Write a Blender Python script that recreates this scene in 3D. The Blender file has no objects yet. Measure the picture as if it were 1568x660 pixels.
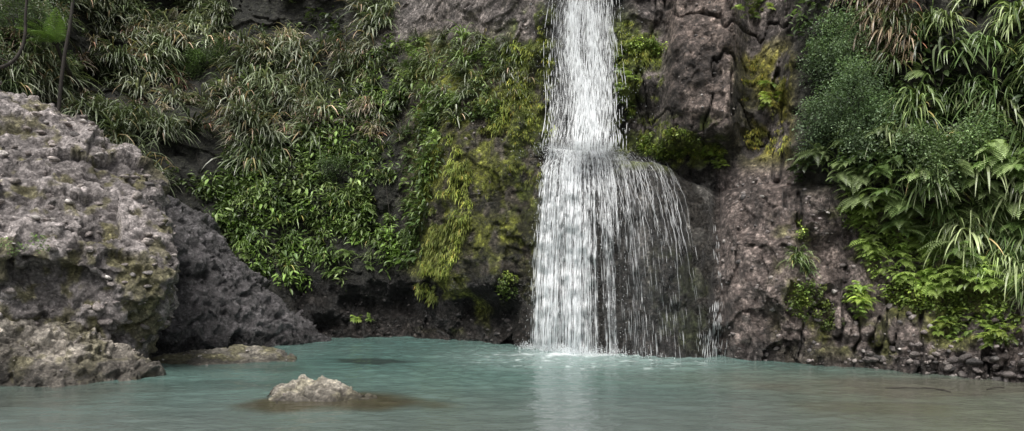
import bpy, bmesh, math
import numpy as np
from mathutils import Vector
rng = np.random.default_rng(7)
FOC, CU, HV, EYE = 1132.0, 784.0, 400.0, 1.7   # layout in image pixels: focal length, centre column, horizon row; eye height in metres

# ------------------------------------------------------------------ noise
def _h(ix, iy, iz, s):
    with np.errstate(over='ignore'):
        n = (ix.astype(np.uint32)*np.uint32(374761393) + iy.astype(np.uint32)*np.uint32(668265263)
             + iz.astype(np.uint32)*np.uint32(2147483647-1234567) + np.uint32(s*974711+13))
        n = (n ^ (n >> np.uint32(13)))*np.uint32(1274126177)
        n = (n ^ (n >> np.uint32(16)))*np.uint32(2246822519)
        n = n ^ (n >> np.uint32(15))
    return n.astype(np.float64)/4294967295.0
def vn(P, s=0):
    I = np.floor(P).astype(np.int64); f = P-I
    w = f*f*f*(f*(f*6-15)+10)
    out = np.zeros(len(P))
    for dx in (0,1):
        for dy in (0,1):
            for dz in (0,1):
                a = (w[:,0] if dx else 1-w[:,0])*(w[:,1] if dy else 1-w[:,1])*(w[:,2] if dz else 1-w[:,2])
                out += a*_h(I[:,0]+dx, I[:,1]+dy, I[:,2]+dz, s)
    return out*2-1
def fbm(P, sc, o=4, s=0, g=0.5):
    out=0; a=1; t=0
    for i in range(o):
        out = out + a*vn(P*sc+17.3*i, s+i); t+=a; a*=g; sc*=2.03
    return out/t*1.6
def cell(P, s=0, full=False):
    I = np.floor(P).astype(np.int64)
    best = np.full(len(P), 9.0); idv = np.zeros(len(P)); dv=np.zeros((len(P),3))
    for dx in (-1,0,1):
        for dy in (-1,0,1):
            for dz in (-1,0,1):
                J = I+np.array([dx,dy,dz])
                q = np.stack([_h(J[:,0],J[:,1],J[:,2],s+k) for k in (1,2,3)],1)+J
                D=P-q; d = np.sqrt((D**2).sum(1))
                m = d<best
                best = np.where(m,d,best); idv = np.where(m,_h(J[:,0],J[:,1],J[:,2],s+9),idv)
                if full: dv=np.where(m[:,None],D,dv)
    if full: return best,idv,dv
    return best, idv
def facet(P,s):
    """blocky fractured relief: every cell is a tilted plane"""
    W_=P+np.stack([vn(P*1.9,s+70),vn(P*1.9,s+71),vn(P*1.9,s+72)],1)*.22
    b_,i_,d_=cell(W_,s,True)
    t1=np.modf(i_*57.31)[0]-.5; t2=np.modf(i_*131.7)[0]-.5
    return (i_-.5)*.55+1.5*(t1*d_[:,0]+t2*d_[:,2])-.25*b_
def ss(a,b,x):
    t=np.clip((x-a)/(b-a),0,1); return t*t*(3-2*t)
def box(u,v,u0,u1,v0,v1,su=20,sv=20):
    return ss(u0-su,u0+su,u)*(1-ss(u1-su,u1+su,u))*ss(v0-sv,v0+sv,v)*(1-ss(v1-sv,v1+sv,v))
def lerp(a,b,t):
    t=np.asarray(t)[:,None]; return np.asarray(a)*(1-t)+np.asarray(b)*t

# ------------------------------------------------------------------ cliff surface  Y = cliffY(image column u, height z)
BU=[-600,-200,0,220,350,440,500,640,700,780,805,830,870,930,1000,1060,1100,1200,1300,1400,1568,1800,2200]
BY=[10,11.5,13.2,14.6,15.6,15.9,16,15.9,15.5,15.1,14.9,14.4,13.95,13.55,13.25,13.0,12.95,12.35,12.0,11.5,10.5,8.6,6.5]
KU=[-600,0,300,600,700,780,850,1000,1100,1200,1300,1568,2200]
KZ=[.5,.55,.6,.5,.3,.18,.10,.10,.14,.2,.25,.3,.35]
TU=[800,840,880,950,1000,1050,1100,1160,1250,1400]
TZ=[3.3,3.75,3.95,3.85,3.7,3.4,3.05,3.1,3.1,3.0]
RU=[790,830,870,930,1000,1060,1110,1200,1300,1420]
RR=[0.0,0.5,1.1,1.5,1.75,1.6,1.2,.75,.35,0]
def cliffY(u, z, detail=True):
    u=np.asarray(u,float); z=np.asarray(z,float)
    Y0=np.interp(u,BU,BY)+np.interp(u,KU,KZ)*np.maximum(z,-.5)
    v=HV-FOC*(z-EYE)/Y0
    x=(u-CU)/FOC*14.5
    P=np.stack([x,np.zeros_like(x),z],1)
    zt=np.interp(u,TU,TZ)+0.12*vn(P*1.7,5); R=np.interp(u,RU,RR)
    hgt=2.1
    q=np.clip((z-(zt-hgt))/hgt,0,1)
    Y=Y0+R*(1-np.sqrt(np.clip(1-q**2.1,0,1)))
    Y+=0.6*box(u,z,450,800,-2,1.0,40,.45)*(0.7+0.5*vn(P*1.3,31))
    Y-=0.55*box(u,v,650,800,120,470,45,60)
    Y+=1.3*box(u,v,100,340,-60,150,50,50)+.7*box(u,v,430,560,10,150,30,40)
    tilt=(v-100)*0.06
    Y-=0.95*box(u+tilt,v,1020,1128,-600,205,14,16)
    Y-=0.35*box(u,v,950,1010,-600,130,20,30)
    Y+=0.5*box(u,v,1140,1200,-600,240,15,30)
    Y+=0.35*box(u,v,945,1000,120,230,15,30)
    Y-=0.5*box(u,v,1230,2200,-600,330,40,60)
    Y+=0.35*np.exp(-((u-(1100+0.03*(v-400)))/14)**2)*ss(240,300,v)
    if not detail: return Y
    dome=box(u,v,820,1095,230,560,20,20)
    Y+=0.30*fbm(P,.55,3,3)*(1-.6*dome)
    Q=P*np.array([1,1,.8])
    rid=1-np.abs(fbm(Q,1.5,3,8))
    Y-=0.16*(rid-.6)*(1-.6*dome)
    Y+=0.05*fbm(P,5.0,3,12)
    Y+=.20*facet(P*np.array([1.15,1,.8]),300)*(1-.85*dome)
    Y+=.10*facet(P*np.array([3.0,1,2.2]),320)*(1-.5*dome)
    cr=np.abs(fbm(P*np.array([1.7,1,.55]),1.0,3,340))
    Y+=.16*ss(.07,.0,cr)*ss(930,960,u)*(1-dome)
    Y+=0.11*dome*fbm(P*np.array([3,1,.55]),2.2,4,77)   # vertical flutes
    return Y
def solve(u,v):
    u=np.asarray(u,float);v=np.asarray(v,float);Y=np.full(len(u),15.)
    for k in range(14):
        z=EYE+(HV-v)*Y/FOC; Y=.5*Y+.5*cliffY(u,z,k>6)
    z=EYE+(HV-v)*Y/FOC
    return np.stack([(u-CU)/FOC*Y,Y,z],1)
def at(u,v,d): return ((u-CU)/FOC*d, d, EYE+(HV-v)/FOC*d)

# ------------------------------------------------------------------ mesh helpers
def mk(name,V,F,mat,col=None,uv=None,smooth=True,parent=None):
    V=np.asarray(V,np.float32);F=np.asarray(F,np.int32)
    me=bpy.data.meshes.new(name); n,k=F.shape
    me.vertices.add(len(V)); me.vertices.foreach_set('co',V.ravel())
    me.loops.add(n*k); me.loops.foreach_set('vertex_index',F.ravel())
    me.polygons.add(n); me.polygons.foreach_set('loop_start',np.arange(0,n*k,k,dtype=np.int32))
    me.polygons.foreach_set('loop_total',np.full(n,k,np.int32))
    me.polygons.foreach_set('use_smooth',np.full(n,smooth))
    me.update(calc_edges=True)
    if col is not None:
        if col.shape[1]==3: col=np.concatenate([col,np.ones((len(col),1))],1)
        a=me.color_attributes.new('Col','FLOAT_COLOR','POINT'); a.data.foreach_set('color',col.astype(np.float32).ravel())
    if uv is not None:
        l=me.uv_layers.new(name='UVMap'); l.data.foreach_set('uv',uv[F.ravel()].astype(np.float32).ravel())
    me.materials.append(mat)
    ob=bpy.data.objects.new(name,me); bpy.context.collection.objects.link(ob)
    if parent: ob.parent=parent
    return ob
def grid_faces(nr,nc):
    i=np.arange(nr-1)[:,None]*nc+np.arange(nc-1)[None]; i=i.ravel()
    return np.stack([i,i+1,i+nc+1,i+nc],1)
def empty(name):
    e=bpy.data.objects.new(name,None); bpy.context.collection.objects.link(e); return e
def scatter(templates,T,ang,sc,col,seed=0,tilt=.15):
    r=np.random.default_rng(seed); which=r.integers(0,len(templates),len(T))
    Vs=[];Fs=[];Cs=[];o=0
    for k,(v,f,s) in enumerate(templates):
        m=which==k; c=m.sum()
        if c==0: continue
        a=ang[m]; ca,sa=np.cos(a),np.sin(a); M=np.zeros((c,3,3)); M[:,0,0]=ca;M[:,0,1]=-sa;M[:,1,0]=sa;M[:,1,1]=ca;M[:,2,2]=1
        b=r.normal(0,tilt,c); X=np.zeros((c,3,3)); X[:,0,0]=1; X[:,1,1]=np.cos(b);X[:,1,2]=-np.sin(b);X[:,2,1]=np.sin(b);X[:,2,2]=np.cos(b)
        M=np.einsum('kij,kjl->kil',M,X)
        P=np.einsum('kij,nj->kni',M,v)*sc[m][:,None,None]+T[m][:,None,:]
        Vs.append(P.reshape(-1,3)); Fs.append((f[None]+(np.arange(c)*len(v))[:,None,None]+o).reshape(-1,f.shape[1]))
        Cs.append((col[m][:,None,:]*s[None]).reshape(-1,3)); o+=c*len(v)
    return np.concatenate(Vs),np.concatenate(Fs),np.concatenate(Cs)

# ------------------------------------------------------------------ materials
def newmat(name):
    m=bpy.data.materials.new(name); m.use_nodes=True; nt=m.node_tree
    b=nt.nodes['Principled BSDF']; return m,nt,b,nt.nodes['Material Output']
def N(nt,t,**k):
    n=nt.nodes.new(t)
    for a,b in k.items(): setattr(n,a,b)
    return n
def mathn(nt,op,a,b=None):
    n=N(nt,'ShaderNodeMath',operation=op)
    for i,x in enumerate((a,b)):
        if x is None: continue
        if isinstance(x,(int,float)): n.inputs[i].default_value=x
        else: nt.links.new(x,n.inputs[i])
    return n.outputs[0]
def ramp(nt,x,pts):
    r=N(nt,'ShaderNodeValToRGB'); nt.links.new(x,r.inputs[0])
    e=r.color_ramp.elements
    while len(e)<len(pts): e.new(.5)
    for i,(p,c) in enumerate(pts):
        e[i].position=p; e[i].color=(c,c,c,1) if not isinstance(c,tuple) else (*c,1)
    return r.outputs[0]
def rockmat(name,peb=9.0,bump=1.0,con=1.0,pebw=1.0):
    m,nt,b,out=newmat(name); L=nt.links.new
    at_=N(nt,'ShaderNodeAttribute',attribute_name='Col'); tc=N(nt,'ShaderNodeTexCoord')
    def noise(s,d=6,r=.6):
        n=N(nt,'ShaderNodeTexNoise'); n.inputs['Scale'].default_value=s; n.inputs['Detail'].default_value=d; n.inputs['Roughness'].default_value=r
        L(tc.outputs['Object'],n.inputs['Vector']); return n.outputs[0]
    def vor(s):
        n=N(nt,'ShaderNodeTexVoronoi'); n.inputs['Scale'].default_value=s
        w=N(nt,'ShaderNodeTexNoise'); w.inputs['Scale'].default_value=s*.6; L(tc.outputs['Object'],w.inputs['Vector'])
        mx=N(nt,'ShaderNodeVectorMath',operation='MULTIPLY_ADD'); L(w.outputs['Color'],mx.inputs[0]); mx.inputs[1].default_value=(.9/s,)*3; L(tc.outputs['Object'],mx.inputs[2])
        L(mx.outputs[0],n.inputs['Vector']); return n
    def k(x): return 1+(x-1)*con
    v1,v2=vor(peb),vor(peb*2.7)
    sep=N(nt,'ShaderNodeSeparateColor'); L(v1.outputs['Color'],sep.inputs[0])
    sep2=N(nt,'ShaderNodeSeparateColor'); L(v2.outputs['Color'],sep2.inputs[0])
    n1=noise(3.1); n2=noise(16,8,.7)
    f=mathn(nt,'MULTIPLY',ramp(nt,n1,[(.3,k(.55)),(.7,k(1.45))]),ramp(nt,n2,[(.32,k(.35)),(.5,1.0),(.68,k(1.8))]))
    f=mathn(nt,'MULTIPLY',f,ramp(nt,sep.outputs[0],[(0,k(.75)),(.8,1.05),(1,k(1.8))]))
    f=mathn(nt,'MULTIPLY',f,ramp(nt,sep2.outputs[1],[(0,k(.65)),(.75,1.1),(1,k(1.8))]))
    f=mathn(nt,'MULTIPLY',f,ramp(nt,v1.outputs['Distance'],[(.3,1.0),(.8,k(.6))]))
    mul=N(nt,'ShaderNodeVectorMath',operation='SCALE'); L(at_.outputs['Color'],mul.inputs[0]); L(f,mul.inputs['Scale'])
    L(mul.outputs[0],b.inputs['Base Color'])
    rr=N(nt,'ShaderNodeMapRange'); L(at_.outputs['Alpha'],rr.inputs[0]); rr.inputs[3].default_value=.25; rr.inputs[4].default_value=.9
    L(rr.outputs[0],b.inputs['Roughness'])
    h=mathn(nt,'MULTIPLY',v1.outputs['Distance'],-1.0*pebw)
    h=mathn(nt,'ADD',h,mathn(nt,'MULTIPLY',v2.outputs['Distance'],-.5*pebw))
    h=mathn(nt,'ADD',h,mathn(nt,'MULTIPLY',noise(7,10,.75),2.8))
    bp=N(nt,'ShaderNodeBump'); bp.inputs['Strength'].default_value=1*bump; bp.inputs['Distance'].default_value=.085
    L(h,bp.inputs['Height']); L(bp.outputs[0],b.inputs['Normal'])
    return m
def leafmat(name,rough=.45,trans=.3):
    m,nt,b,out=newmat(name); L=nt.links.new
    a=N(nt,'ShaderNodeAttribute',attribute_name='Col')
    L(a.outputs['Color'],b.inputs['Base Color']); b.inputs['Roughness'].default_value=rough
    t=N(nt,'ShaderNodeBsdfTranslucent'); s=N(nt,'ShaderNodeVectorMath',operation='MULTIPLY'); L(a.outputs['Color'],s.inputs[0]); s.inputs[1].default_value=(1.3,1.4,.75)
    L(s.outputs[0],t.inputs[0]); mx=N(nt,'ShaderNodeMixShader'); mx.inputs[0].default_value=trans
    L(b.outputs[0],mx.inputs[1]);L(t.outputs[0],mx.inputs[2]);L(mx.outputs[0],out.inputs[0])
    return m
M_rock=rockmat('conglomerate_rock',8,1,1,.6)
M_boulder=rockmat('boulder_rock',13,.8,.75,.45)
M_stone=rockmat('stone',20,.5,.6)
M_leaf=leafmat('leaf',.42,.22); M_grass=leafmat('strap_leaf',.34,.2); M_moss=leafmat('moss_leaf',.7,.3)

# ------------------------------------------------------------------ cliff mesh
us=np.arange(-560,2160,2.3); zs=np.concatenate([np.arange(-.7,10.2,.023),np.linspace(10.3,14,30)])
U,Z=np.meshgrid(us,zs); u=U.ravel(); z=Z.ravel()
Y=cliffY(u,z); X=(u-CU)/FOC*Y
P=np.stack([X,Y,z],1)
v=HV-FOC*(z-EYE)/Y
d1,i1=cell(P*7.0,40)
peb=np.clip(.55-d1,0,1)
P[:,1]-=0.04*peb*(i1>.5)*(1-.7*box(u,z,820,1095,-1,4))*(1-.8*box(u,v,1010,1140,-600,210))
n1=fbm(P,.9,4,60); n2=fbm(P,3.2,4,70); n3=fbm(P,1.7,3,80)
C=lerp((.34,.29,.265),(.17,.145,.135),ss(-.5,.5,n2))
W=np.ones(len(u))*.75
def mixc(c,m):
    global C; C=C*(1-m[:,None])+np.array(c)*m[:,None]
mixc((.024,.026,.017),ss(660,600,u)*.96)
mixc((.34,.30,.28),box(u,v,560,800,-600,75,40,20)*ss(-.4,.1,n1))
mixc((.20,.18,.17),box(u,v,480,600,60,110,30,20)*ss(-.3,.2,n1))
mixc((.22,.19,.18),box(u,v,670,740,180,220,20,15)*.8)
mz=box(u,v,630,850,60,520,25,30)
mixc((.085,.075,.05),mz*.8)
mixc((.14,.15,.03),mz*ss(-.25,.25,n2+.3*n1))
mixc((.29,.31,.06),box(u,v,640,840,70,470,30,40)*ss(.0,.45,n3+.35*n2))
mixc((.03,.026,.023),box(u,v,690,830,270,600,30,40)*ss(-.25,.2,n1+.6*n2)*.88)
mixc((.03,.027,.025),box(u,z,430,820,-2,1.35,40,.3))
mixc((.16,.17,.035),box(u,v,640,760,350,500,30,30)*ss(0,.4,n3))
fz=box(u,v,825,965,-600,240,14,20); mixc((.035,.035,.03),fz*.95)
mixc((.14,.17,.04),box(u,v,780,850,-600,320,16,30)*ss(-.3,.2,n2))
mixc((.16,.20,.04),box(u,v,935,1010,30,250,14,30)*ss(-.2,.3,n3))
dz=box(u,v,825,1100,225,560,14,14)
mixc((.05,.046,.04),dz*.97)
# pale streaks in the rock colour running down the dome
stk=fbm(np.stack([u/16.,0*u,z*.55],1),1.,3,91)
mixc((.30,.285,.26),box(u,v,940,1098,235,520,20,30)*ss(.15,.7,stk)*ss(-.3,.4,n2)*.7)
mixc((.06,.075,.025),box(u,v,1000,1085,380,545,20,20)*ss(-.2,.4,n2)*.6)
mixc((.31,.24,.205),box(u,v,1020,1130,-600,200,10,14)*.85)
mixc((.06,.05,.045),box(u,v,1020,1130,-600,240,10,14)*ss(.2,.6,n1+.4*n2)*.8)
mixc((.36,.33,.06),box(u,v,1130,1215,70,250,14,30)*ss(-.15,.3,n3))
mixc((.05,.045,.04),box(u,v,1110,1160,100,260,14,20)*ss(-.2,.3,n1)*.8)
mixc((.2,.24,.05),box(u,v,940,1110,180,260,14,14)*ss(-.1,.3,n2)*.8)
mixc((.34,.27,.24),box(u,v,1105,2300,255,600,10,14)*.7)
mixc((.13,.11,.10),box(u,v,1105,2300,255,600,10,14)*ss(.1,.5,n2+.4*n1)*.7)
mixc((.22,.23,.05),box(u,v,1195,1600,330,550,30,30)*ss(.05,.4,n3+.3*n2)*.85)
mixc((.06,.052,.048),ss(.45,.02,z+.15*n2)*.85)
mixc((.11,.095,.09),box(u,v,1095,1290,430,600,20,40)*ss(-.2,.4,n1)*.75)
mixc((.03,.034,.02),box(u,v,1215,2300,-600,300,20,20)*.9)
Pc=np.stack([(u-CU)/FOC*14.5,0*u,z],1)
C*=(1-.6*ss(.08,.01,np.abs(fbm(Pc*np.array([1.7,1,.55]),1.0,3,340)))*ss(930,960,u)*(1-dz))[:,None]
W=np.where(dz>.3,.06,W); W-=.55*box(u,v,640,860,60,600); W-=.6*box(u,z,430,820,-2,1.35,40,.3); W-=.5*box(u,v,1090,1290,260,600)
W-=.5*ss(.5,.0,z); W=np.clip(W+.15*n2,.02,1)
C*=(0.8+.55*i1*(peb>.12))[:,None]
nr,nc=len(zs),len(us)
V3=P.reshape(nr,nc,3)
top=V3[-1]; ext=[]
for k in range(1,9):
    e=top.copy(); e[:,1]+=k*k*1.2; e[:,0]*=(1+k*.1); e[:,2]+=k*1.1*(1+.2*np.sin(e[:,0]*.3+k)); ext.append(e[None])
V3=np.concatenate([V3]+ext,0)
CA=np.concatenate([C,W[:,None]],1).reshape(nr,nc,4); CA=np.concatenate([CA]+[CA[-1:]*0+np.array([.05,.07,.03,1])]*8,0)
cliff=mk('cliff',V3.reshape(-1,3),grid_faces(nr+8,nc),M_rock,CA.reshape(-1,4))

# ------------------------------------------------------------------ stones
def stone_templates(n,sub=2,seed=3):
    out=[]
    for k in range(n):
        bm=bmesh.new(); bmesh.ops.create_icosphere(bm,subdivisions=sub,radius=1)
        v_=np.array([q.co[:] for q in bm.verts]); f_=np.array([[q.index for q in f.verts] for f in bm.faces]); bm.free()
        r=np.random.default_rng(seed+k)
        for _ in range(8):
            nn=r.normal(size=3); nn/=np.linalg.norm(nn); h=r.uniform(.45,.8); dd=v_@nn; v_-=np.clip(dd-h,0,9)[:,None]*nn*.9
        v_*=1+.10*vn(v_*2+9*k,seed)[:,None]
        v_=v_*np.array([r.uniform(.8,1.4),r.uniform(.7,1.1),r.uniform(.45,.8)])
        out.append((v_,f_,np.ones((len(v_),3))))
    return out
ST=stone_templates(8)
STP=stone_templates(6,1,50)
def rockpal(n,r,dark=1.):
    b=r.choice([0,1,2,3],n,p=[.35,.3,.2,.15]); c=np.array([[.30,.26,.245],[.38,.335,.31],[.18,.165,.16],[.52,.48,.45]])[b]
    return c*r.uniform(.7,1.15,(n,1))*dark
def rock(name,hulls,vox,seed,amp=(.18,.07,.03),cols=((.26,.23,.21),(.16,.145,.135)),wetline=.25,mossy=0,dry=.85,peb=.04,stones=0,ssz=(.02,.09),smooth_it=6,fac=.14,fsc=1.3):
    bm=bmesh.new()
    for pts in hulls:
        vs=[bm.verts.new(p) for p in pts]
        bmesh.ops.convex_hull(bm,input=vs)
    me=bpy.data.meshes.new('tmp'); bm.to_mesh(me); bm.free()
    ob=bpy.data.objects.new('tmp',me); bpy.context.collection.objects.link(ob)
    md=ob.modifiers.new('r','REMESH'); md.mode='VOXEL'; md.voxel_size=vox
    sm=ob.modifiers.new('s','SMOOTH'); sm.iterations=smooth_it; sm.factor=.6
    dg=bpy.context.evaluated_depsgraph_get(); ev=ob.evaluated_get(dg); m2=ev.to_mesh()
    n=len(m2.vertices); co=np.zeros(n*3); m2.vertices.foreach_get('co',co); co=co.reshape(-1,3)
    no=np.zeros(n*3); m2.vertices.foreach_get('normal',no); no=no.reshape(-1,3)
    F=np.array([list(p.vertices) if len(p.vertices)==4 else list(p.vertices)+[p.vertices[-1]] for p in m2.polygons])
    ev.to_mesh_clear(); bpy.data.objects.remove(ob)
    d=amp[0]*fbm(co,.9,3,seed)+amp[1]*(1-2*np.abs(fbm(co,2.6,3,seed+5)))+amp[2]*fbm(co,9,3,seed+9)
    d+=fac*facet(co*fsc,seed+40)+.4*fac*facet(co*fsc*2.9,seed+60)+.14*fac*facet(co*fsc*7.5,seed+80)
    c1,id1=cell(co*6.5,seed+2)
    pb=np.clip(.5-c1,0,1)*(id1>.6)
    co=co+no*(d+peb*pb*1.6)[:,None]
    n2_=fbm(co,1.6,4,seed+20); n3_=fbm(co,4,3,seed+30)
    c=lerp(cols[0],cols[1],ss(-.3,.6,n2_+.4*n3_))
    c*=(1+.7*(id1-.4)*(pb>.1))[:,None]
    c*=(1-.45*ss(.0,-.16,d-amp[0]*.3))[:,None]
    if mossy: c=lerp(c,(.19,.175,.055),ss(.2,.55,n3_+.3*n2_+.25*ss(2.2,.8,co[:,2]))*mossy)
    w=np.full(n,dry)
    wl=ss(wetline+.12,wetline-.05,co[:,2]+.06*n3_); c*=(1-.65*wl)[:,None]; w-=.6*wl
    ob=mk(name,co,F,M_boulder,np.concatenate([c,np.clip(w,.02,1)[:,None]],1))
    if stones:
        r=np.random.default_rng(seed); k=r.choice(n,stones); s=ssz[0]+(ssz[1]-ssz[0])*r.random(stones)**3.6
        ok=co[k,2]>-.05; k=k[ok]; s=s[ok]
        v_,f_,c_=scatter(ST,co[k]+no[k]*s[:,None]*.1,r.random(len(k))*6.28,s,rockpal(len(k),r,.4 if dry<.6 else 1.0),seed,.5)
        mk(name+'_embedded_stones',v_,f_,M_stone,c_,parent=ob)
    return ob
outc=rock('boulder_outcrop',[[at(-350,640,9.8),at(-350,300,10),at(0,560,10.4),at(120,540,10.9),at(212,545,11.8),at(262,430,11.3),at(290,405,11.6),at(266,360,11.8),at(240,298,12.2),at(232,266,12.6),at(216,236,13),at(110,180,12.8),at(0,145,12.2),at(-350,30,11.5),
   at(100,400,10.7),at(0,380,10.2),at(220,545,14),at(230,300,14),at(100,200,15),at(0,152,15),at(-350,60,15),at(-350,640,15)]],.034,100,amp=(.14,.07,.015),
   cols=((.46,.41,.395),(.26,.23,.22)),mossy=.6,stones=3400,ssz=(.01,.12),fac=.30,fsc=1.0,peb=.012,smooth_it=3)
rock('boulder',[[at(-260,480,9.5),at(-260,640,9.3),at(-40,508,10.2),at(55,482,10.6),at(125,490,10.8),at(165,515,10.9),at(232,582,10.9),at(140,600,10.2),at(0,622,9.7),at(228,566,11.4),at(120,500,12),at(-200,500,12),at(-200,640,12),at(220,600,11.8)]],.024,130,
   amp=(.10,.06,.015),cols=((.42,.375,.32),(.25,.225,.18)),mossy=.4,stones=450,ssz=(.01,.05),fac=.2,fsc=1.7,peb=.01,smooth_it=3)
rock('rock_slab',[[at(228,290,14.2),at(290,318,14.9),at(350,390,15.0),at(420,455,15.3),at(502,526,15.7),at(380,545,14.6),at(235,560,13.0),at(150,560,12.6),at(200,330,13.4),at(200,300,16),at(350,390,17.5),at(500,530,17.5),at(200,600,17)]],.032,160,
   amp=(.07,.05,.02),cols=((.135,.125,.128),(.075,.07,.072)),dry=.28,peb=0,stones=250,ssz=(.01,.035),fac=.2,fsc=1.3,smooth_it=3)
rock('rock_ledge',[[at(226,548,12.6),at(290,534,12.8),at(400,531,13.1),at(454,544,13.0),at(448,560,12.4),at(330,568,11.9),at(230,568,11.8),at(240,590,12.4),at(446,590,12.8)]],.02,190,
   amp=(.03,.03,.012),cols=((.34,.31,.26),(.20,.185,.15)),mossy=.5,peb=.01,wetline=.06,stones=100,ssz=(.01,.04),smooth_it=1,fac=.06,fsc=2)
rock('pool_rock',[[at(402,606,9.3),at(420,588,9.5),at(462,575,9.4),at(515,582,9.4),at(582,608,9.2),at(568,624,8.9),at(490,632,8.7),at(416,624,8.8),at(400,650,9.2),at(590,650,9.2),at(500,650,10)]],.012,220,
   amp=(.03,.03,.012),cols=((.53,.48,.40),(.32,.285,.23)),peb=.008,wetline=.04,mossy=.3,stones=120,ssz=(.006,.025),smooth_it=0,fac=.09,fsc=3.2)

def in_poly(u,v,poly):
    c=np.zeros(len(u),bool); j=len(poly)-1
    for i in range(len(poly)):
        (xi,yi),(xj,yj)=poly[i],poly[j]
        c^=((yi>v)!=(yj>v))&(u<(xj-xi)*(v-yi)/((yj-yi)+1e-9)+xi); j=i
    return c
def sample(poly,n,r):
    p=np.array(poly,float); lo,hi=p.min(0),p.max(0); U_=[];V_=[];k=0
    while k<n:
        a=r.uniform(lo[0],hi[0],n*3); b=r.uniform(lo[1],hi[1],n*3); m=in_poly(a,b,poly); U_.append(a[m]);V_.append(b[m]);k+=m.sum()
    return np.concatenate(U_)[:n],np.concatenate(V_)[:n]
for i,(poly,n,s0,s1,dk,sd) in enumerate([([(1105,260),(1230,255),(1330,380),(1700,470),(1750,640),(1330,575),(1110,550)],1300,.010,.08,.85,1),
                        ([(1300,535),(1568,550),(1800,620),(1568,590),(1300,566)],180,.015,.13,.5,2),
                        ([(650,0),(800,0),(800,260),(700,330),(660,200)],350,.01,.06,.8,3),
                        ([(1020,-50),(1130,-50),(1130,190),(1020,190)],120,.012,.05,.8,4),
                        ([(440,440),(820,440),(820,530),(470,526)],260,.015,.08,.22,5)]):
    r=np.random.default_rng(sd); a,b=sample(poly,n,r); p=solve(a,b); s=s0+(s1-s0)*r.random(n)**5
    v_,f_,c_=scatter(STP if s1<.1 else ST,p,r.random(n)*6.28,s,rockpal(n,r,dk),sd,.5); mk('stones_%d'%i,v_,f_,M_stone,c_,parent=cliff)

# ------------------------------------------------------------------ plant templates (local +x points out from the cliff)
def blades(n,L,w,seed,az=1.7,el=(0.1,1.3),droop=2.2,seg=5,spread=.05):
    r=np.random.default_rng(seed); Vs=[];Fs=[];Cs=[]; base=0
    for i in range(n):
        a=r.normal(0,az*.6); e=r.uniform(*el); l=L*r.uniform(.55,1.1); ww=w*r.uniform(.7,1.2)
        d=np.array([math.cos(a)*math.cos(e),math.sin(a)*math.cos(e),math.sin(e)]); p=r.normal(0,spread,3); g=droop*r.uniform(.6,1.4)
        side=np.cross(d,[0,0,1.]); side/=np.linalg.norm(side)+1e-6; side=side+r.normal(0,.35,3); side/=np.linalg.norm(side)
        pts=[]; cc=[]; sh=r.uniform(.5,1.5); br=r.random()<.05
        for k in range(seg+1):
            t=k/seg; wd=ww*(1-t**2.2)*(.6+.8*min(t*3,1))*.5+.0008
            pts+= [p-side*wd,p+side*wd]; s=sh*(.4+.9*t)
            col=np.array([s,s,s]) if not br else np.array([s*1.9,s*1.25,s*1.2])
            cc+=[col,col]
            dd=d+np.array([0,0,-g*t**1.3]); dd/=np.linalg.norm(dd); p=p+dd*l/seg
        Vs.append(np.array(pts)); Cs.append(np.array(cc))
        Fs+=[[base+2*k,base+2*k+1,base+2*k+3,base+2*k+2] for k in range(seg)]; base+=len(pts)
    return np.concatenate(Vs),np.array(Fs),np.concatenate(Cs)
LV=np.array([[0,0,0],[.3,.26,.05],[.32,0,0],[.3,-.26,.05],[.7,.2,0.02],[.7,0,-.04],[.7,-.2,0.02],[1,0,-.14]])
LF=np.array([[0,2,1],[0,3,2],[1,2,5],[1,5,4],[2,3,6],[2,6,5],[4,5,7],[5,6,7]])
def rotm(a,e,roll):
    ca,sa,ce,se,cr,sr=math.cos(a),math.sin(a),math.cos(e),math.sin(e),math.cos(roll),math.sin(roll)
    Rz=np.array([[ca,-sa,0],[sa,ca,0],[0,0,1]]);Ry=np.array([[ce,0,-se],[0,1,0],[se,0,ce]]);Rx=np.array([[1,0,0],[0,cr,-sr],[0,sr,cr]])
    return Rz@Ry@Rx
def leaves(n,R,L,wid,seed,half=True,el=(-.9,.5),sq=(1,1,1)):
    r=np.random.default_rng(seed); Vs=[];Fs=[];Cs=[]
    for i in range(n):
        d=r.normal(size=3); d/=np.linalg.norm(d)
        if half: d[0]=abs(d[0])
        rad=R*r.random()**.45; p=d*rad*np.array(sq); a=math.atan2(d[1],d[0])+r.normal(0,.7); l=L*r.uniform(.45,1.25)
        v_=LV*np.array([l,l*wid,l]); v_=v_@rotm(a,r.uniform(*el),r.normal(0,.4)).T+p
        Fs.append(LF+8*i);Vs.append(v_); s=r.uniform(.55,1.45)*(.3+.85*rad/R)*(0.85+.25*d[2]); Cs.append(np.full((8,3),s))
    return np.concatenate(Vs),np.concatenate(Fs),np.concatenate(Cs)
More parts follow.
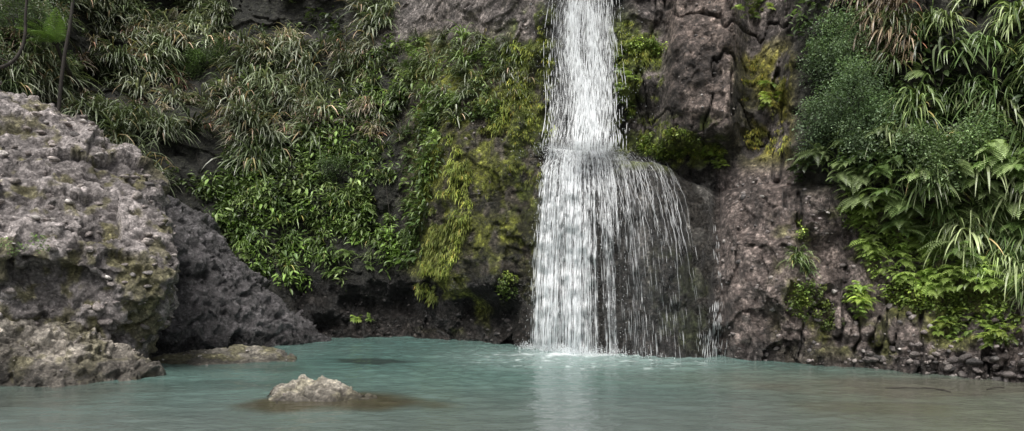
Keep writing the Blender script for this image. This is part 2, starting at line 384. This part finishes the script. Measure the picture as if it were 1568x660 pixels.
def fern(nf,L,seed,az=1.6,el=(.1,1.1),droop=1.5,np_=16,pw=.30):
    r=np.random.default_rng(seed); Vs=[];Fs=[];Cs=[];b=0
    for i in range(nf):
        a=r.normal(0,az*.6); e=r.uniform(*el); l=L*r.uniform(.6,1.1); g=droop*r.uniform(.7,1.3); sh=r.uniform(.65,1.4)
        d=np.array([math.cos(a)*math.cos(e),math.sin(a)*math.cos(e),math.sin(e)]); p=np.zeros(3)
        for k in range(np_):
            t=(k+1)/np_; dd=d+np.array([0,0,-g*t]); dd/=np.linalg.norm(dd); q=p+dd*l/np_
            side=np.cross(dd,[0,0,1.]); side/=np.linalg.norm(side)+1e-6; nn=np.cross(side,dd)
            Vs.append(np.array([p-side*.004,p+side*.004,q+side*.003,q-side*.003])); Fs.append([b,b+1,b+2,b+3]); Cs.append(np.full((4,3),sh*.6)); b+=4
            if k>1:
                pl=l*pw*(1-t**1.8)*min(1,t*4)+.01
                for sgn in (-1,1):
                    o=side*sgn*pl*.92+dd*pl*.35-nn*pl*.22; w_=dd*l/np_*.32; mid=p+o*.5+nn*pl*.06
                    Vs.append(np.array([p-w_*.6,p+w_*.6,mid+w_,mid-w_,p+o+w_*.1,p+o-w_*.1])); Fs+=[[b,b+1,b+2,b+3],[b+3,b+2,b+4,b+5]]
                    s=sh*r.uniform(.85,1.15); Cs.append(np.array([[s*.75]*3]*2+[[s]*3]*2+[[s*1.15]*3]*2)); b+=6
            p=q
    return np.concatenate(Vs),np.array(Fs),np.concatenate(Cs)
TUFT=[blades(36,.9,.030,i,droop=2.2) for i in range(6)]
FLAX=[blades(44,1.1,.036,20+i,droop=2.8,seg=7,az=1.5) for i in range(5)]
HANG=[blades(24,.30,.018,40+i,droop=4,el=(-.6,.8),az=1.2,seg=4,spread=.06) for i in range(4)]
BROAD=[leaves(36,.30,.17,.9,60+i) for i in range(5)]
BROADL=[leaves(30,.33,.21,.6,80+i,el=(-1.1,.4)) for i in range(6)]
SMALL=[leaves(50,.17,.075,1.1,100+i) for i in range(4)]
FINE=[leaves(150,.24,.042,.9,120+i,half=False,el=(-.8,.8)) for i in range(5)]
FERN=[fern(7,.7,140+i) for i in range(4)]
FERNS=[fern(7,.32,150+i,np_=11,pw=.35) for i in range(3)]
PALM=[fern(11,1.5,160+i,el=(.3,1.4),droop=1.0,np_=26,pw=.26,az=3) for i in range(2)]
def normal_ang(p):
    u_=CU+FOC*p[:,0]/p[:,1]; e=12.
    a=cliffY(u_-e,p[:,2],False); b=cliffY(u_+e,p[:,2],False)
    dx=(u_+e-CU)/FOC*b-(u_-e-CU)/FOC*a; dy=b-a
    return np.arctan2(-dx,dy)
def plant(tpl,poly,n,s,cols,seed,out=.05,jit=.5,cl=0.0,clump=1.2):
    r=np.random.default_rng(seed); a,b=sample(poly,int(n*(2 if cl else 1)),r)
    p=solve(a,b)
    if cl:
        w_=fbm(p,clump,2,seed); o=np.argsort(-(w_+r.normal(0,.25,len(w_)))); p=p[o[:n]]
    ang=normal_ang(p)+r.normal(0,jit,len(p))
    p=p.copy(); p[:,1]-=out*r.random(len(p))
    c=np.array(cols)[r.integers(0,len(cols),len(p))]*r.uniform(.6,1.35,(len(p),1))
    c*=(1+.6*vn(p*1.3,seed+3))[:,None]
    sc=r.uniform(s[0],s[1],len(p))
    return scatter(tpl,p,ang,sc,c,seed)
def group(name,items):
    e=empty(name)
    for i,(nm,mat,d) in enumerate(items): mk(nm,d[0],d[1],mat,d[2],parent=e,smooth=False)
    return e
GG=[(.14,.17,.095),(.195,.225,.145),(.095,.125,.06),(.30,.32,.235)]
BG=[(.14,.21,.06),(.185,.27,.08),(.09,.145,.045),(.25,.33,.12)]
YG=[(.30,.36,.07),(.23,.29,.06),(.38,.42,.11)]
PG=[(.27,.34,.14),(.19,.265,.095),(.37,.43,.22),(.115,.18,.06)]
L1=[(-560,-160),(640,-160),(600,20),(560,110),(500,190),(430,235),(340,300),(230,285),(150,215),(60,175),(-560,150)]
L2=[(290,300),(350,240),(430,200),(520,130),(600,60),(650,60),(690,120),(680,200),(660,280),(650,380),(620,410),(540,425),(430,442),(370,400),(330,340)]
group('strap_leaf_plants',[
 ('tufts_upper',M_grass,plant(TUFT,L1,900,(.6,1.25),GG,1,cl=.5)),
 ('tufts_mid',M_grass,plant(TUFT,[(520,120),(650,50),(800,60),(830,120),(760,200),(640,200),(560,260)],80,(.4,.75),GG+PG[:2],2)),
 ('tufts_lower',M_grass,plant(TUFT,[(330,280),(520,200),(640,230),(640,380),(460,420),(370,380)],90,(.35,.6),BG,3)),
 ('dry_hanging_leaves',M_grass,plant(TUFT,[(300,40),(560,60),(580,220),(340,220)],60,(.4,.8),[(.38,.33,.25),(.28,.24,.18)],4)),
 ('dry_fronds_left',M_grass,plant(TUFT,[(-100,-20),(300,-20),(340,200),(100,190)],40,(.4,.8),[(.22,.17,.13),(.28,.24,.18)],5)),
])
group('broadleaf_plants',[
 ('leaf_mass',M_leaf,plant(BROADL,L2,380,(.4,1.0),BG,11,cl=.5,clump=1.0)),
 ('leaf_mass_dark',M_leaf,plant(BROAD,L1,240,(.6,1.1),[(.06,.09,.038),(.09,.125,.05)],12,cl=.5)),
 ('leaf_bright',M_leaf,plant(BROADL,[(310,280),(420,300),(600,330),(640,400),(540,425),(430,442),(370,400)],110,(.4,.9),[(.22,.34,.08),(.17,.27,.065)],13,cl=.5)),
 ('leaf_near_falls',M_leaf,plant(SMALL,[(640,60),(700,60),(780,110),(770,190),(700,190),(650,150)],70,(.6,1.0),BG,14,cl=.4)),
])
group('hanging_moss',[
 ('moss_curtain',M_moss,plant(HANG,[(640,250),(690,210),(720,250),(720,340),(690,420),(665,462),(640,450),(650,360)],300,(.3,.8),YG,21,cl=.4,clump=1.8)),
 ('moss_shoulder',M_moss,plant(HANG,[(700,60),(845,30),(850,200),(820,330),(740,300),(700,180)],190,(.25,.6),[(.21,.24,.05),(.29,.33,.07)],22,cl=.4,clump=2)),
 ('moss_falls_edge',M_moss,plant(HANG,[(770,60),(815,60),(820,190),(760,200)],60,(.5,.9),YG,23)),
 ('moss_right',M_moss,plant(HANG,[(1135,90),(1210,90),(1205,230),(1140,240)],70,(.25,.5),[(.42,.41,.08),(.32,.34,.07)],24,cl=.4,clump=2)),
 ('moss_dome_side',M_moss,plant(HANG,[(940,20),(1015,60),(1020,180),(1110,230),(1090,255),(990,245),(950,180)],120,(.25,.55),YG,25,cl=.4,clump=2)),
])
def ell(cx,cy,rx,ry): return [(cx+rx*math.cos(t),cy+ry*math.sin(t)) for t in np.linspace(0,6.28,14)[:-1]]
sm=[(1025,222,48,22,46),(1095,238,20,20,22),(988,75,36,12,26),(1180,150,26,22,12),(1238,460,34,28,22),(1315,455,20,34,24),(776,436,10,24,10),(1500,500,70,30,50),(1420,440,50,30,40),(560,485,20,10,5),(1225,355,12,20,4),(960,130,14,60,20),(1270,480,30,24,14),(1150,15,30,20,14)]
group('ledge_plants',[('ledge_%d'%i,M_leaf,plant(SMALL if i%2==0 else FERNS,ell(*s_[:4]),s_[4],(.4,.85),[(.27,.38,.08),(.36,.46,.10),(.18,.27,.06)],300+i)) for i,s_ in enumerate(sm)])
RZ=[(1330,-160),(1568,-160),(2100,-200),(2100,500),(1568,430),(1500,400),(1420,330),(1350,200),(1320,60)]
group('flax_plants',[
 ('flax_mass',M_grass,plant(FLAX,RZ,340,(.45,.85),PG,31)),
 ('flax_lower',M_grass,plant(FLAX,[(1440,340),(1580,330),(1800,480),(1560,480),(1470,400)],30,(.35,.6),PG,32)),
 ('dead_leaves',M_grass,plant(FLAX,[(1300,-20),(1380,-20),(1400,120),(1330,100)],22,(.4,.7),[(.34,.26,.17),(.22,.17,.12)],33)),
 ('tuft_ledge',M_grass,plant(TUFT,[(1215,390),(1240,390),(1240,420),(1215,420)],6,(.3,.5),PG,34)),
])
group('fern_plants',[
 ('fern_mass',M_leaf,plant(FERN,[(1225,225),(1420,200),(1568,240),(1600,420),(1460,400),(1330,330),(1290,290),(1235,270)],130,(.45,.9),[(.26,.35,.13),(.31,.40,.17),(.17,.26,.08)],41,out=.4)),
 ('fern_low',M_leaf,plant(FERNS,[(1290,290),(1460,330),(1568,400),(1568,440),(1480,450),(1360,440),(1300,350)],170,(.6,1.2),[(.26,.36,.09),(.34,.45,.12)],42)),
 ('fern_left',M_leaf,plant(FERN,L1,45,(.5,.9),BG,43)),
 ('fern_mid',M_leaf,plant(FERNS,L2,90,(.7,1.4),BG,44)),
 ('fern_upper_right',M_leaf,plant(FERN,RZ,40,(.4,.8),[(.20,.29,.10),(.26,.35,.13)],45,out=.4)),
])
group('undergrowth',[
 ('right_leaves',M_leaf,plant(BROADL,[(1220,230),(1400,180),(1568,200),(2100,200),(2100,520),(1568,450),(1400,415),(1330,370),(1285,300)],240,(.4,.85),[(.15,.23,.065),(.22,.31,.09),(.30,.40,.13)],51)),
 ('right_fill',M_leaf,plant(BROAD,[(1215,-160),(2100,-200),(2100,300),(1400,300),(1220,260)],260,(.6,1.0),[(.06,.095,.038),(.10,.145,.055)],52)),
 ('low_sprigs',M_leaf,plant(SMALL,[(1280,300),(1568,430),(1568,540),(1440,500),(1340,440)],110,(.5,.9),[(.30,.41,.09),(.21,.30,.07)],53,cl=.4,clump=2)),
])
r=np.random.default_rng(15); T=np.array([at(q,w_,dd) for q,w_,dd in [(10,372,10.0),(35,378,10.15),(58,366,10.25),(66,380,10.3),(20,384,10.05)]])
v_,f_,c_=scatter(SMALL,T,np.full(5,-1.5),np.array([.5,.45,.6,.5,.4]),np.array([[.2,.31,.09]])*np.ones((5,1)),3,.3)
mk('seedlings',v_,f_,M_leaf,c_,smooth=False)
def shrub(name,blobs,n,cols,seed,s=(.7,1.2)):
    r=np.random.default_rng(seed); T=[];
    for (u_,v_,o_,R) in blobs:
        c=solve([u_],[v_])[0]; c[1]-=o_
        k=int(n*R*R/sum(b[3]**2 for b in blobs)); d=r.normal(size=(k,3)); d/=np.linalg.norm(d,axis=1)[:,None]
        T.append(c+d*R*(r.uniform(.6,1.05,(k,1)))*np.array([1,.7,1]))
    T=np.concatenate(T); c=np.array(cols)[r.integers(0,len(cols),len(T))]*r.uniform(.65,1.35,(len(T),1))*(1+.5*vn(T*2.2,seed))[:,None]
    v_,f_,c_=scatter(FINE,T,r.random(len(T))*6.28,r.uniform(*s,len(T)),c,seed,.6)
    e=empty(name); mk('foliage',v_,f_,M_leaf,c_,parent=e,smooth=False); return e
SG=[(.18,.26,.14),(.24,.33,.18),(.12,.19,.09)]
shrub('hanging_shrub',[(1275,60,.3,.42),(1262,110,.4,.42),(1285,150,.45,.5),(1250,185,.4,.38),(1310,205,.45,.4),(1300,95,.3,.45),(1235,225,.3,.25),(1340,180,.4,.35)],240,SG,61)
shrub('shrub',[(60,40,.8,.6),(10,90,.9,.6),(-60,60,.9,.7),(110,110,.5,.4),(40,150,.5,.35)],200,[(.09,.14,.055),(.13,.19,.08)],62)
shrub('shrub',[(1390,235,.35,.3),(1430,260,.35,.35),(1475,215,.3,.3)],90,[(.21,.30,.13),(.15,.23,.09)],63)
shrub('shrub',[(300,100,.3,.35),(340,80,.3,.3),(420,250,.2,.25),(510,260,.2,.28),(380,150,.2,.25)],100,[(.14,.22,.075),(.09,.145,.045)],64)
M_bark,nt,b,_=newmat('bark'); nz=N(nt,'ShaderNodeTexNoise'); nz.inputs['Scale'].default_value=14
nt.links.new(ramp(nt,nz.outputs[0],[(.3,(.012,.010,.008)),(.7,(.05,.042,.035))]),b.inputs['Base Color']); b.inputs['Roughness'].default_value=.9
def limb(name,pts,r0,r1,parent):
    cu=bpy.data.curves.new(name,'CURVE'); cu.dimensions='3D'; cu.bevel_depth=1; cu.bevel_resolution=2
    sp=cu.splines.new('NURBS'); sp.points.add(len(pts)-1); sp.use_endpoint_u=True; sp.order_u=3
    for i,p in enumerate(pts): sp.points[i].co=(*p,1); sp.points[i].radius=r0+(r1-r0)*i/(len(pts)-1)
    cu.materials.append(M_bark); o=bpy.data.objects.new(name,cu); bpy.context.collection.objects.link(o); o.parent=parent
pe=empty('palm_tree'); c0=solve([140],[150])[0]; c1=c0+np.array([.05,-1.5,.9])
limb('trunk',[tuple(c0),tuple(c0+(0,-.6,.2)),tuple(c0+(.05,-1.2,.5)),tuple(c1)],.06,.04,pe)
v_,f_,c_=scatter(PALM[:1],np.array([c1]),np.array([-1.5]),np.array([.75]),np.array([[.13,.21,.06]]),1,0); mk('fronds',v_,f_,M_leaf,c_,parent=pe,smooth=False)
te=empty('tree')
limb('branch',[at(-120,150,12.5),at(-20,108,12.6),at(22,98,12.7),at(40,60,12.8),at(38,10,12.8),at(50,-60,12.9)],.04,.018,te)
limb('branch_2',[at(-120,60,12.4),at(-30,75,12.6),at(22,98,12.7)],.02,.01,te)
limb('trunk',[at(88,190,15.0),at(95,100,15.1),at(110,30,15.3),at(118,-60,15.5)],.04,.03,te)
r=np.random.default_rng(5); T=np.array([at(r.uniform(-160,110),r.uniform(-90,20),r.uniform(12.6,14.6)) for _ in range(110)])
v_,f_,c_=scatter(FINE,T,r.random(110)*6.28,r.uniform(.6,1.1,110),np.array([[.11,.16,.07]])*r.uniform(.6,1.3,(110,1)),6,.6); mk('foliage',v_,f_,M_leaf,c_,parent=te,smooth=False)
ve=empty('vines'); r=np.random.default_rng(9)
for k in range(26):
    a=r.choice([r.uniform(250,640),r.uniform(1230,1500)]); b0=r.uniform(60,330)
    p0=solve([a],[b0])[0]; p1=solve([a+r.uniform(-30,30)],[b0+r.uniform(40,110)])[0]
    m_=(p0+p1)/2+np.array([r.normal(0,.12),-.35,r.normal(0,.1)]); limb('vine_%d'%k,[tuple(p0),tuple(m_),tuple(p1+(0,-.1,0))],.008,.004,ve)
dw=empty('driftwood')
for k,(x0,y0,x1,y1) in enumerate([(5.0,9.9,5.7,9.75),(5.7,9.6,5.5,9.9),(6.3,9.8,6.6,9.9)]):
    limb('stick_%d'%k,[(x0,y0,.0),((x0+x1)/2,(y0+y1)/2+.04,.02),(x1,y1,.01)],.008,.004,dw)

# ------------------------------------------------------------------ waterfall
M_fall,nt,b,out=newmat('falling_water'); b.inputs['Base Color'].default_value=(.9,.92,.93,1); b.inputs['Roughness'].default_value=.3
t=N(nt,'ShaderNodeBsdfTranslucent'); t.inputs[0].default_value=(.9,.93,.95,1); mx=N(nt,'ShaderNodeMixShader'); mx.inputs[0].default_value=.35
nt.links.new(b.outputs[0],mx.inputs[1]);nt.links.new(t.outputs[0],mx.inputs[2]);nt.links.new(mx.outputs[0],out.inputs[0])
M_sheet,nt,b,out=newmat('water_film'); b.inputs['Base Color'].default_value=(.88,.9,.92,1); b.inputs['Roughness'].default_value=.25; L=nt.links.new
uvn=N(nt,'ShaderNodeUVMap')
def st(sx,sy,d):
    mp=N(nt,'ShaderNodeMapping'); mp.inputs['Scale'].default_value=(sx,sy,1); L(uvn.outputs[0],mp.inputs[0])
    nz=N(nt,'ShaderNodeTexNoise'); nz.inputs['Scale'].default_value=1; nz.inputs['Detail'].default_value=d; nz.inputs['Roughness'].default_value=.65; L(mp.outputs[0],nz.inputs['Vector']); return nz.outputs[0]
at_=N(nt,'ShaderNodeAttribute',attribute_name='Col'); sp_=N(nt,'ShaderNodeSeparateColor'); L(at_.outputs['Color'],sp_.inputs[0])
al=mathn(nt,'MULTIPLY',ramp(nt,st(48,4,6),[(.44,0.0),(.60,1.0)]),ramp(nt,st(11,1.0,3),[(.38,.12),(.6,1.0)]))
al=mathn(nt,'MULTIPLY',al,sp_.outputs[0])
tr=N(nt,'ShaderNodeBsdfTransparent'); mx=N(nt,'ShaderNodeMixShader'); L(al,mx.inputs[0]);L(tr.outputs[0],mx.inputs[1]);L(b.outputs[0],mx.inputs[2]);L(mx.outputs[0],out.inputs[0])
def upper(a,z):
    t=np.clip((9-z)/5.05,0,1); t2=np.clip((7.2-z)/(7.2-3.95),0,1)
    u_=896-3*t2+a*(33+20*t2**.8+4*np.sin(4*t2+1))+3*np.sin(z*1.7)
    Yw=cliffY(u_,z,False); Y_=15.15-.2*t-.75*t**3
    return u_,np.minimum(Yw+.15,Y_)
def lower(a,s,off):     # a in [-1,1.9], s 0 at the lip .. 1 at the pool
    s=np.clip(s,0,1); z=4.02-4.02*s**1.7
    wl=np.where(a<0,82,104); g=s**.7
    u_=893+a*(50+(wl-50)*g)
    Yc=cliffY(u_,z)
    Y_=Yc-off-.12*np.sin(s*3)*np.clip(1-a,0,1)
    return u_,Y_,z
def strand_mesh(paths,ws):
    k,m,_=paths.shape; side=np.zeros_like(paths); side[:,:,0]=1
    prof=np.sin(np.linspace(.25,math.pi-.1,m))[None,:,None]
    A=paths-side*ws[:,None,None]*prof; B=paths+side*ws[:,None,None]*prof
    V=np.stack([A,B],2).reshape(-1,3); i=(np.arange(k)[:,None]*2*m+2*np.arange(m-1)[None]).ravel()
    return V,np.stack([i,i+1,i+3,i+2],1)
def streak(a,s,q,sd): return np.clip(.5+1.5*vn(np.stack([a*q,s*1.3,0*a],1),sd)+.5*vn(np.stack([a*q*2.7,s*2.5,0*a],1),sd+1),.04,1)
we=empty('waterfall'); r=np.random.default_rng(77)
A,Zz=np.meshgrid(np.linspace(-1.1,1.1,140),np.linspace(9.3,3.75,160)); a=A.ravel(); zz=Zz.ravel()
for k_,o_ in enumerate((0,.16)):
    u_,Y_=upper(a,zz); Y_=Y_-o_; d=np.clip((1.1-np.abs(a))*1.4,0,.8)*(.35+.65*streak(a,zz*.5,4,500+k_))
    mk('upper_veil_%d'%k_,np.stack([(u_-CU)/FOC*Y_,Y_,zz],1),grid_faces(160,140),M_sheet,np.stack([d,d,d],1),np.stack([a+5*k_,zz*.5+.1*a],1),parent=we)
def dens(a,s):
    left=ss(-1.05,-.85,a)*ss(.30,-.1,a)
    mid=.30*ss(-.2,.2,a)*ss(1.05,.6,a)*(1-.45*ss(.3,.8,s))
    lip=.7*ss(-1.0,-.7,a)*ss(1.3,.6,a)*ss(.36,.12,s)
    st_=streak(a,s,7,510)
    return np.clip(np.maximum(left*.95*(.4+.6*st_),np.maximum(mid*st_*1.5,lip*(.5+.5*st_)))+.05*ss(1.95,1.2,a)*ss(.3,1,a),0,1)
A,Ss=np.meshgrid(np.linspace(-1.05,1.95,240),np.linspace(0,1,200)); a=A.ravel(); s_=Ss.ravel()
for k_,(o_,kk) in enumerate(((.04,.85),(.20,.6))):
    u_,Y_,z_=lower(a,s_,o_); d=dens(a,s_)*kk
    mk('lower_veil_%d'%k_,np.stack([(u_-CU)/FOC*Y_,Y_,z_],1),grid_faces(200,240),M_sheet,np.stack([d,d,d],1),np.stack([a*1.6+9*k_,z_*.45],1),parent=we)
k0=11000; a=np.clip(r.normal(0,.58,k0),-1.35,1.35); zt=r.uniform(3.9,9.2,k0); keep=r.random(k0)<.25+.75*streak(a,zt*.5,4,500); a=a[keep]; zt=zt[keep]; k=len(a); ln=r.uniform(.04,.28,k); m=4
zz=np.maximum(zt[:,None]-ln[:,None]*np.linspace(0,1,m)[None],3.8)
aa=a[:,None]+.03*np.sin(zz*3+a[:,None]*9); u_,Y_=upper(aa.ravel(),zz.ravel()); Y_=Y_-np.repeat(r.uniform(0,.3,k),m)
V,F=strand_mesh(np.stack([(u_-CU)/FOC*Y_,Y_,zz.ravel()],1).reshape(k,m,3),r.uniform(.0012,.005,k)); mk('upper_strands',V,F,M_fall,parent=we)
k0=30000; a=r.uniform(-1.08,1.9,k0); s0=r.uniform(0,1,k0); keep=r.random(k0)<dens(a,s0)*.9+.008; a=a[keep]; s0=s0[keep]; k=len(a)
riv=np.sort(r.uniform(-1,1.9,100)); idx=np.abs(a[:,None]-riv[None]).argmin(1); a=a+(riv[idx]-a)*.6*(r.random(k)<.6)
ln=r.uniform(.010,.06,k); m=5
s1=np.minimum(s0[:,None]+ln[:,None]*np.linspace(0,1,m)[None],1.)
off=np.where(a<.6,r.uniform(.04,.3,k),r.uniform(.03,.06,k))
u_,Y_,z_=lower(np.repeat(a,m),s1.ravel(),np.repeat(off,m))
V,F=strand_mesh(np.stack([(u_-CU)/FOC*Y_,Y_,z_],1).reshape(k,m,3),r.uniform(.0012,.0045,k)*np.where(a>.4,.6,1)); mk('lower_strands',V,F,M_fall,parent=we)
rv=[]
for q in range(75):
    a0=r.uniform(.3,1.9); st0=r.uniform(.12,.45); sp=np.linspace(st0,min(1,st0+r.uniform(.15,.5)),26)
    aa=a0+.018*np.cumsum(r.normal(0,1,26))*.6; u_,Y_,z_=lower(aa,sp,.03); rv.append(np.stack([(u_-CU)/FOC*Y_,Y_,z_],1))
V,F=strand_mesh(np.array(rv),r.uniform(.001,.0034,75)); mk('rivulets',V,F,M_fall,parent=we)
tr_=[]
for (ua,ub,z1,z0,n) in [(1096,1104,2.4,1.3,20),(1100,1092,1.0,.0,90),(1078,1080,.5,0,30)]:
    for _ in range(n):
        q=r.uniform(z0,z1); l=r.uniform(.05,.2); zz=np.maximum(q-l*np.linspace(0,1,6),0); uu=ub+(ua-ub)*(zz-z0)/(z1-z0)+r.normal(0,3+9*(z0==0)*(1-q/1.2))
        Y_=cliffY(uu,zz)-.05; tr_.append(np.stack([(uu-CU)/FOC*Y_,Y_,zz],1))
V,F=strand_mesh(np.array(tr_),r.uniform(.0012,.004,len(tr_))); mk('side_trickles',V,F,M_fall,parent=we)
bm=bmesh.new(); bmesh.ops.create_icosphere(bm,subdivisions=1,radius=1); DV=np.array([q.co[:] for q in bm.verts]); DF=np.array([[q.index for q in f.verts] for f in bm.faces]); bm.free()
T=[]
a=r.normal(0,.65,2600); z_=r.uniform(4,9,2600); u_,Y_=upper(a*1.25,z_); T.append(np.stack([(u_-CU)/FOC*Y_,Y_-.1,z_],1))
a=r.normal(0,.65,2400); s_=r.random(2400)**2*.2; u_,Y_,z_=lower(a,s_,.04); T.append(np.stack([(u_-CU)/FOC*Y_,Y_,z_+np.abs(r.normal(0,.07,2400))],1))
a=r.uniform(-1.1,.7,1800); s_=r.uniform(0,1,1800); u_,Y_,z_=lower(a,s_,.2); T.append(np.stack([(u_-CU)/FOC*Y_,Y_,z_],1))
a=np.clip(r.normal(-.35,.5,2400),-1.1,1.2); u_,Y_,z_=lower(a,np.ones(2400),.2); T.append(np.stack([(u_-CU)/FOC*Y_+r.normal(0,.08,2400),Y_-np.abs(r.normal(0,.14,2400)),np.abs(r.normal(0,.07,2400))],1))
T=np.concatenate(T); v_,f_,_c=scatter([(DV*np.array([1,1,1.8]),DF,np.ones((len(DV),3)))],T,np.zeros(len(T)),r.uniform(.002,.006,len(T)),np.ones((len(T),3)),1,0)
mk('spray',v_,f_,M_fall,parent=we)

# ------------------------------------------------------------------ pool
xs=np.concatenate([np.linspace(-60,-12.1,30),np.arange(-12,12.01,.035),np.linspace(12.1,60,30)]); ys=np.arange(-3,18.5,.035)
Xg,Yg=np.meshgrid(xs,ys); x=Xg.ravel(); y=Yg.ravel(); P=np.stack([x,y,np.zeros_like(x)],1)
fx,fy=1.35,13.4; dr=np.sqrt((x-fx)**2+(y-fy)**2)
warp=fbm(P,.5,2,201)*.9
h=.007*np.sin(dr*20+warp*9)/(1+dr*.2)*ss(9.5,1,dr)
h+=.009*fbm(P*np.array([.8,1.5,1]),2.6,3,205)+.005*vn(P*np.array([6,12,1]),208)+.008*vn(P*np.array([2.2,5,1]),209)
near=ss(1.9,.2,dr); h+=.014*near*fbm(P,6,3,220)
P[:,2]=h
nb=fbm(P,.35,3,230)
c=lerp((.065,.12,.108),(.095,.155,.138),ss(-.5,.5,nb))
c=lerp(c,(.105,.125,.115),ss(11.5,7.5,y+.5*nb)*.85)
c=lerp(c,(.125,.13,.10),ss(1.0,5,x+.8*nb)*ss(13.5,9.5,y)*.85)
c=lerp(c,(.24,.32,.30),ss(2.6,.3,np.sqrt(((x-fx)/1.3)**2+((y-fy+.3)/.9)**2))*.8)
def bed(cx,cy,rx,ry,col,a):
    global c
    d=np.sqrt(((x-cx)/rx)**2+((y-cy)/ry)**2)+.25*fbm(P,1.4,2,int(240+cx)); c=lerp(c,col,ss(1.1,.6,d)*a)
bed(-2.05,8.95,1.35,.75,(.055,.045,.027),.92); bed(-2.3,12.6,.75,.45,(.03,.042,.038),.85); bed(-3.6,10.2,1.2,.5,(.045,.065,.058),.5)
bed(-6.5,9.6,2.2,1.2,(.06,.06,.05),.6); bed(-4.6,12.0,1.6,.7,(.035,.048,.043),.5); bed(4.2,8.6,1.2,.5,(.085,.08,.055),.5); bed(6,10,2.5,.9,(.10,.09,.07),.6)
fm=ss(1.0,.0,np.sqrt(((x-1.0)/1.2)**2+((y-13.5)/.36)**2)+.5*fbm(P,4,3,260)); c=lerp(c,(.75,.8,.8),fm)
bub=(fbm(P,9,2,270)>.8)*ss(3.0,.8,dr); c=lerp(c,(.6,.68,.66),bub*.7)
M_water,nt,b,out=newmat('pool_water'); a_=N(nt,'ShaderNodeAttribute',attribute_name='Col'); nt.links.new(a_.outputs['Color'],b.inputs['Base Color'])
b.inputs['Roughness'].default_value=.03; b.inputs['IOR'].default_value=1.36
tc=N(nt,'ShaderNodeTexCoord'); mp=N(nt,'ShaderNodeMapping'); mp.inputs['Scale'].default_value=(7,16,1); nt.links.new(tc.outputs['Object'],mp.inputs[0])
nz=N(nt,'ShaderNodeTexNoise'); nz.inputs['Scale'].default_value=1; nz.inputs['Detail'].default_value=4; nt.links.new(mp.outputs[0],nz.inputs['Vector'])
bp=N(nt,'ShaderNodeBump'); bp.inputs['Strength'].default_value=.5; bp.inputs['Distance'].default_value=.025; nt.links.new(nz.outputs[0],bp.inputs['Height']); nt.links.new(bp.outputs[0],b.inputs['Normal'])
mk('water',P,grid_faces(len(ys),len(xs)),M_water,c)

# ------------------------------------------------------------------ ground sheet, shore under the photographer
gx=np.concatenate([np.linspace(-400,-20,20),np.linspace(-19,19,120),np.linspace(20,400,20)]); gy=np.concatenate([np.linspace(-400,-12,20),np.linspace(-11,24,120),np.linspace(25,400,20)])
Xg,Yg=np.meshgrid(gx,gy); x=Xg.ravel(); y=Yg.ravel(); P=np.stack([x,y,0*x],1)
P[:,2]=-.9+1.1*ss(4.5,1.5,y+.6*vn(P*.5,5))+.05*fbm(P,1.5,3,3)+6*ss(-15,-120,y)
mk('ground',P,grid_faces(len(gy),len(gx)),M_boulder,np.concatenate([lerp((.16,.145,.12),(.10,.10,.07),ss(-.4,.4,fbm(P,.8,3,9))),np.full((len(x),1),.8)],1))

# ------------------------------------------------------------------ light, sky, camera
el,azm=math.radians(62),math.radians(200)
w=bpy.data.worlds.new("World"); bpy.context.scene.world=w; w.use_nodes=True; nt=w.node_tree
sk=nt.nodes.new('ShaderNodeTexSky'); sk.sky_type='NISHITA'; sk.sun_disc=False; sk.sun_elevation=el; sk.sun_rotation=azm; sk.dust_density=4
hs=nt.nodes.new('ShaderNodeHueSaturation'); hs.inputs['Saturation'].default_value=.25
nt.links.new(sk.outputs[0],hs.inputs['Color']); nt.links.new(hs.outputs[0],nt.nodes['Background'].inputs[0]); nt.nodes['Background'].inputs[1].default_value=.15
sl=bpy.data.lights.new('sun','SUN'); sl.energy=3.4; sl.angle=math.radians(24); sl.color=(1,.97,.92)
so=bpy.data.objects.new('sun',sl); bpy.context.collection.objects.link(so)
d=Vector((math.sin(azm)*math.cos(el),math.cos(azm)*math.cos(el),math.sin(el))); so.rotation_euler=d.to_track_quat('Z','Y').to_euler()
cam=bpy.data.cameras.new('camera'); co_=bpy.data.objects.new('camera',cam); bpy.context.collection.objects.link(co_)
co_.location=(0,0,EYE); co_.rotation_euler=(math.radians(90),0,0); cam.sensor_width=36; cam.lens=36*FOC/1568; cam.shift_y=70/1568; cam.clip_end=2000
sc=bpy.context.scene; sc.camera=co_; sc.view_settings.view_transform='Standard'; sc.view_settings.look='None'; sc.view_settings.exposure=0
